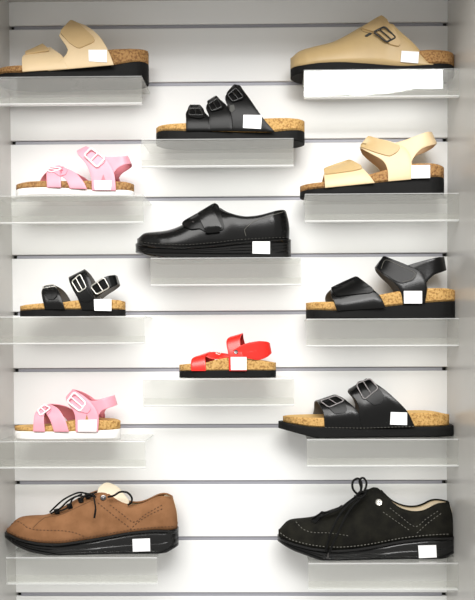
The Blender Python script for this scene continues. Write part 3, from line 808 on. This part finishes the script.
s.cord('shoelace', M['lace'], [(57, 512, -.03), (66, 508.5, -.03), (70, 505, -.031), (73, 498.5, -.026), (82, 494, -.02)], r=.0017)
s.cord('shoelace', M['lace'], [(81, 501, -.034), (84, 497, -.032), (89, 494.5, -.028), (96, 497, -.034)], r=.0016)
s.cord('shoelace', M['lace'], [(93, 493, -.034), (94.5, 501, -.043), (95.5, 509, -.046), (94.3, 518, -.048)], r=[.0016] * 26 + [.002] * 14)
s.cord('shoelace', M['lace'], [(108, 497, -.030), (114, 495.5, -.033), (120, 492, -.032), (127, 492.5, -.029), (131.5, 497, -.027), (131.5, 502, -.027), (128, 505, -.027)], r=.002)
o = s.rivet('snap_button', M['bronze'], 103.3, 498, .0058); 
s.sticker([(132.5, 539), (150, 538.3), (150.3, 551), (133, 551.5)])

# black nubuck lace-up
s = Shoe('laceup_shoe', 'black nubuck lace-up shoe with cream lining and trailing laces', 'shoe', 'nubuck', 277.5, 455, .043, gap=.013)
laceup(s, M['nubuck'], [(279, 536), (291, 542.5), (312, 548), (333, 550), (350, 549.5), (370, 546.7), (402, 540.5), (430, 537.5), (454, 536.5)],
       [(279, 533), (281, 526), (285, 521.5), (291, 519), (300, 518.7), (315, 517), (324, 512.5), (341.6, 506.5), (354, 500), (366, 491), (372.5, 486.5), (378, 486), (383, 492), (390, 502), (402, 509.5), (414.7, 512.3), (427.4, 510.5), (438, 504.5), (446, 503), (452, 503)],
       377, [(278, 540.5), (291, 550), (310, 557), (330, 565), (430, 565), (440, 562), (448, 557.5), (455, 552)], 278.5, 453.5, M['cream'], .025)
for q in ([(383, 512), (396, 521), (410.5, 531)], [(390, 508), (400, 516), (415, 526.5), (426, 519), (438, 511)], [(417, 533), (428, 523), (441, 513.5)], [(296, 522), (303, 529), (313, 532.5), (330, 533), (350, 536)]):
    s.seam('stitching', M['stitch'], q, r=.0006, dash=True)
s.seam('welt_stitching', M['stitch'], [(280.5, 533), (291, 539.5), (312, 545), (333, 547), (350, 546.5), (370, 544), (402, 538), (430, 535), (450, 534)], dash=True, r=.0008)
s.decal('eyelet', M['lace'], [(312, 522), (322, 512), (326, 513), (316, 524)], th=.0012)
s.cord('shoelace', M['lace'], [(312, 519, -.01), (322, 513, -.026), (334, 511, -.03), (342, 505.5, -.026)], r=.0019)
s.cord('shoelace', M['lace'], [(320, 517, -.03), (330, 513, -.034), (340, 508.5, -.034), (350, 502, -.032)], r=.0019)
s.cord('shoelace', M['lace'], [(340, 509, -.038), (350, 501, -.038), (360, 494, -.036), (368, 490, -.03)], r=.0022)
s.cord('shoelace', M['lace'], [(359, 496, -.040), (353, 489, -.040), (353, 481.5, -.038), (358, 478.5, -.036), (361.5, 483, -.038), (361, 490, -.040), (359, 496, -.040)], r=.0022)
s.cord('shoelace', M['lace'], [(360, 496, -.036), (361, 488, -.036), (359.5, 481, -.034), (362.5, 477.8, -.033), (366, 481, -.034), (366, 487, -.036), (362, 495, -.038)], r=.0021)
s.cord('shoelace', M['lace'], [(354, 496, -.042), (360, 498, -.045), (366, 493, -.042), (360, 492, -.044), (355, 498, -.042)], r=.0022)
s.cord('shoelace', M['lace'], [(359, 497, -.044), (348, 505, -.045), (339, 516, -.047), (332, 530, -.051), (328, 542, -.052), (325.5, 551, -.052)], r=.0021)
s.cord('shoelace', M['lace'], [(360, 499, -.044), (352, 507, -.045), (345, 518, -.047), (338, 533, -.051), (332, 546, -.053), (328.5, 555, -.053)], r=.0022)
s.cord('lace_tip', M['bronze'], [(328.7, 553, -.0532), (328, 556, -.0532), (327.5, 558.5, -.0532)], r=.0018, n=8)
s.rivet('snap_button', M['silver'], 378.7, 502.3, .0068)
s.sticker([(418, 545.5), (436, 545), (436.7, 557.2), (419, 558)])
# ------------------------------------------------------------------ light
def area(name, loc, target, sx, sy, power, color=(1, 1, 1), spread=180):
    l = bpy.data.lights.new(name, 'AREA'); l.shape = 'RECTANGLE'; l.size = sx; l.size_y = sy; l.energy = power; l.color = color
    l.spread = math.radians(spread)
    o = bpy.data.objects.new(name, l); COL.objects.link(o); o.location = loc
    o.rotation_euler = (Vector(target) - Vector(loc)).to_track_quat('-Z', 'Y').to_euler(); return o
area('ceiling_panel_light', (-.05, -2.3, Z0 + 1.35), (-.03, 0, Z0 - .60), 2.4, 1.4, 78, (1, .985, .96), 150)
area('ceiling_tube', (.70, -2.0, 2.46), (.340, -.1, 1.78), .98, .19, 10, (1, 1, 1))
w = bpy.data.worlds.new('world'); scene.world = w; w.use_nodes = True
w.node_tree.nodes['Background'].inputs[0].default_value = (.93, .91, .87, 1)
w.node_tree.nodes['Background'].inputs[1].default_value = .70
scene.view_settings.view_transform = 'Standard'; scene.view_settings.look = 'None'
scene.view_settings.exposure = .02; scene.view_settings.gamma = 1; scene.view_settings.use_curve_mapping = False
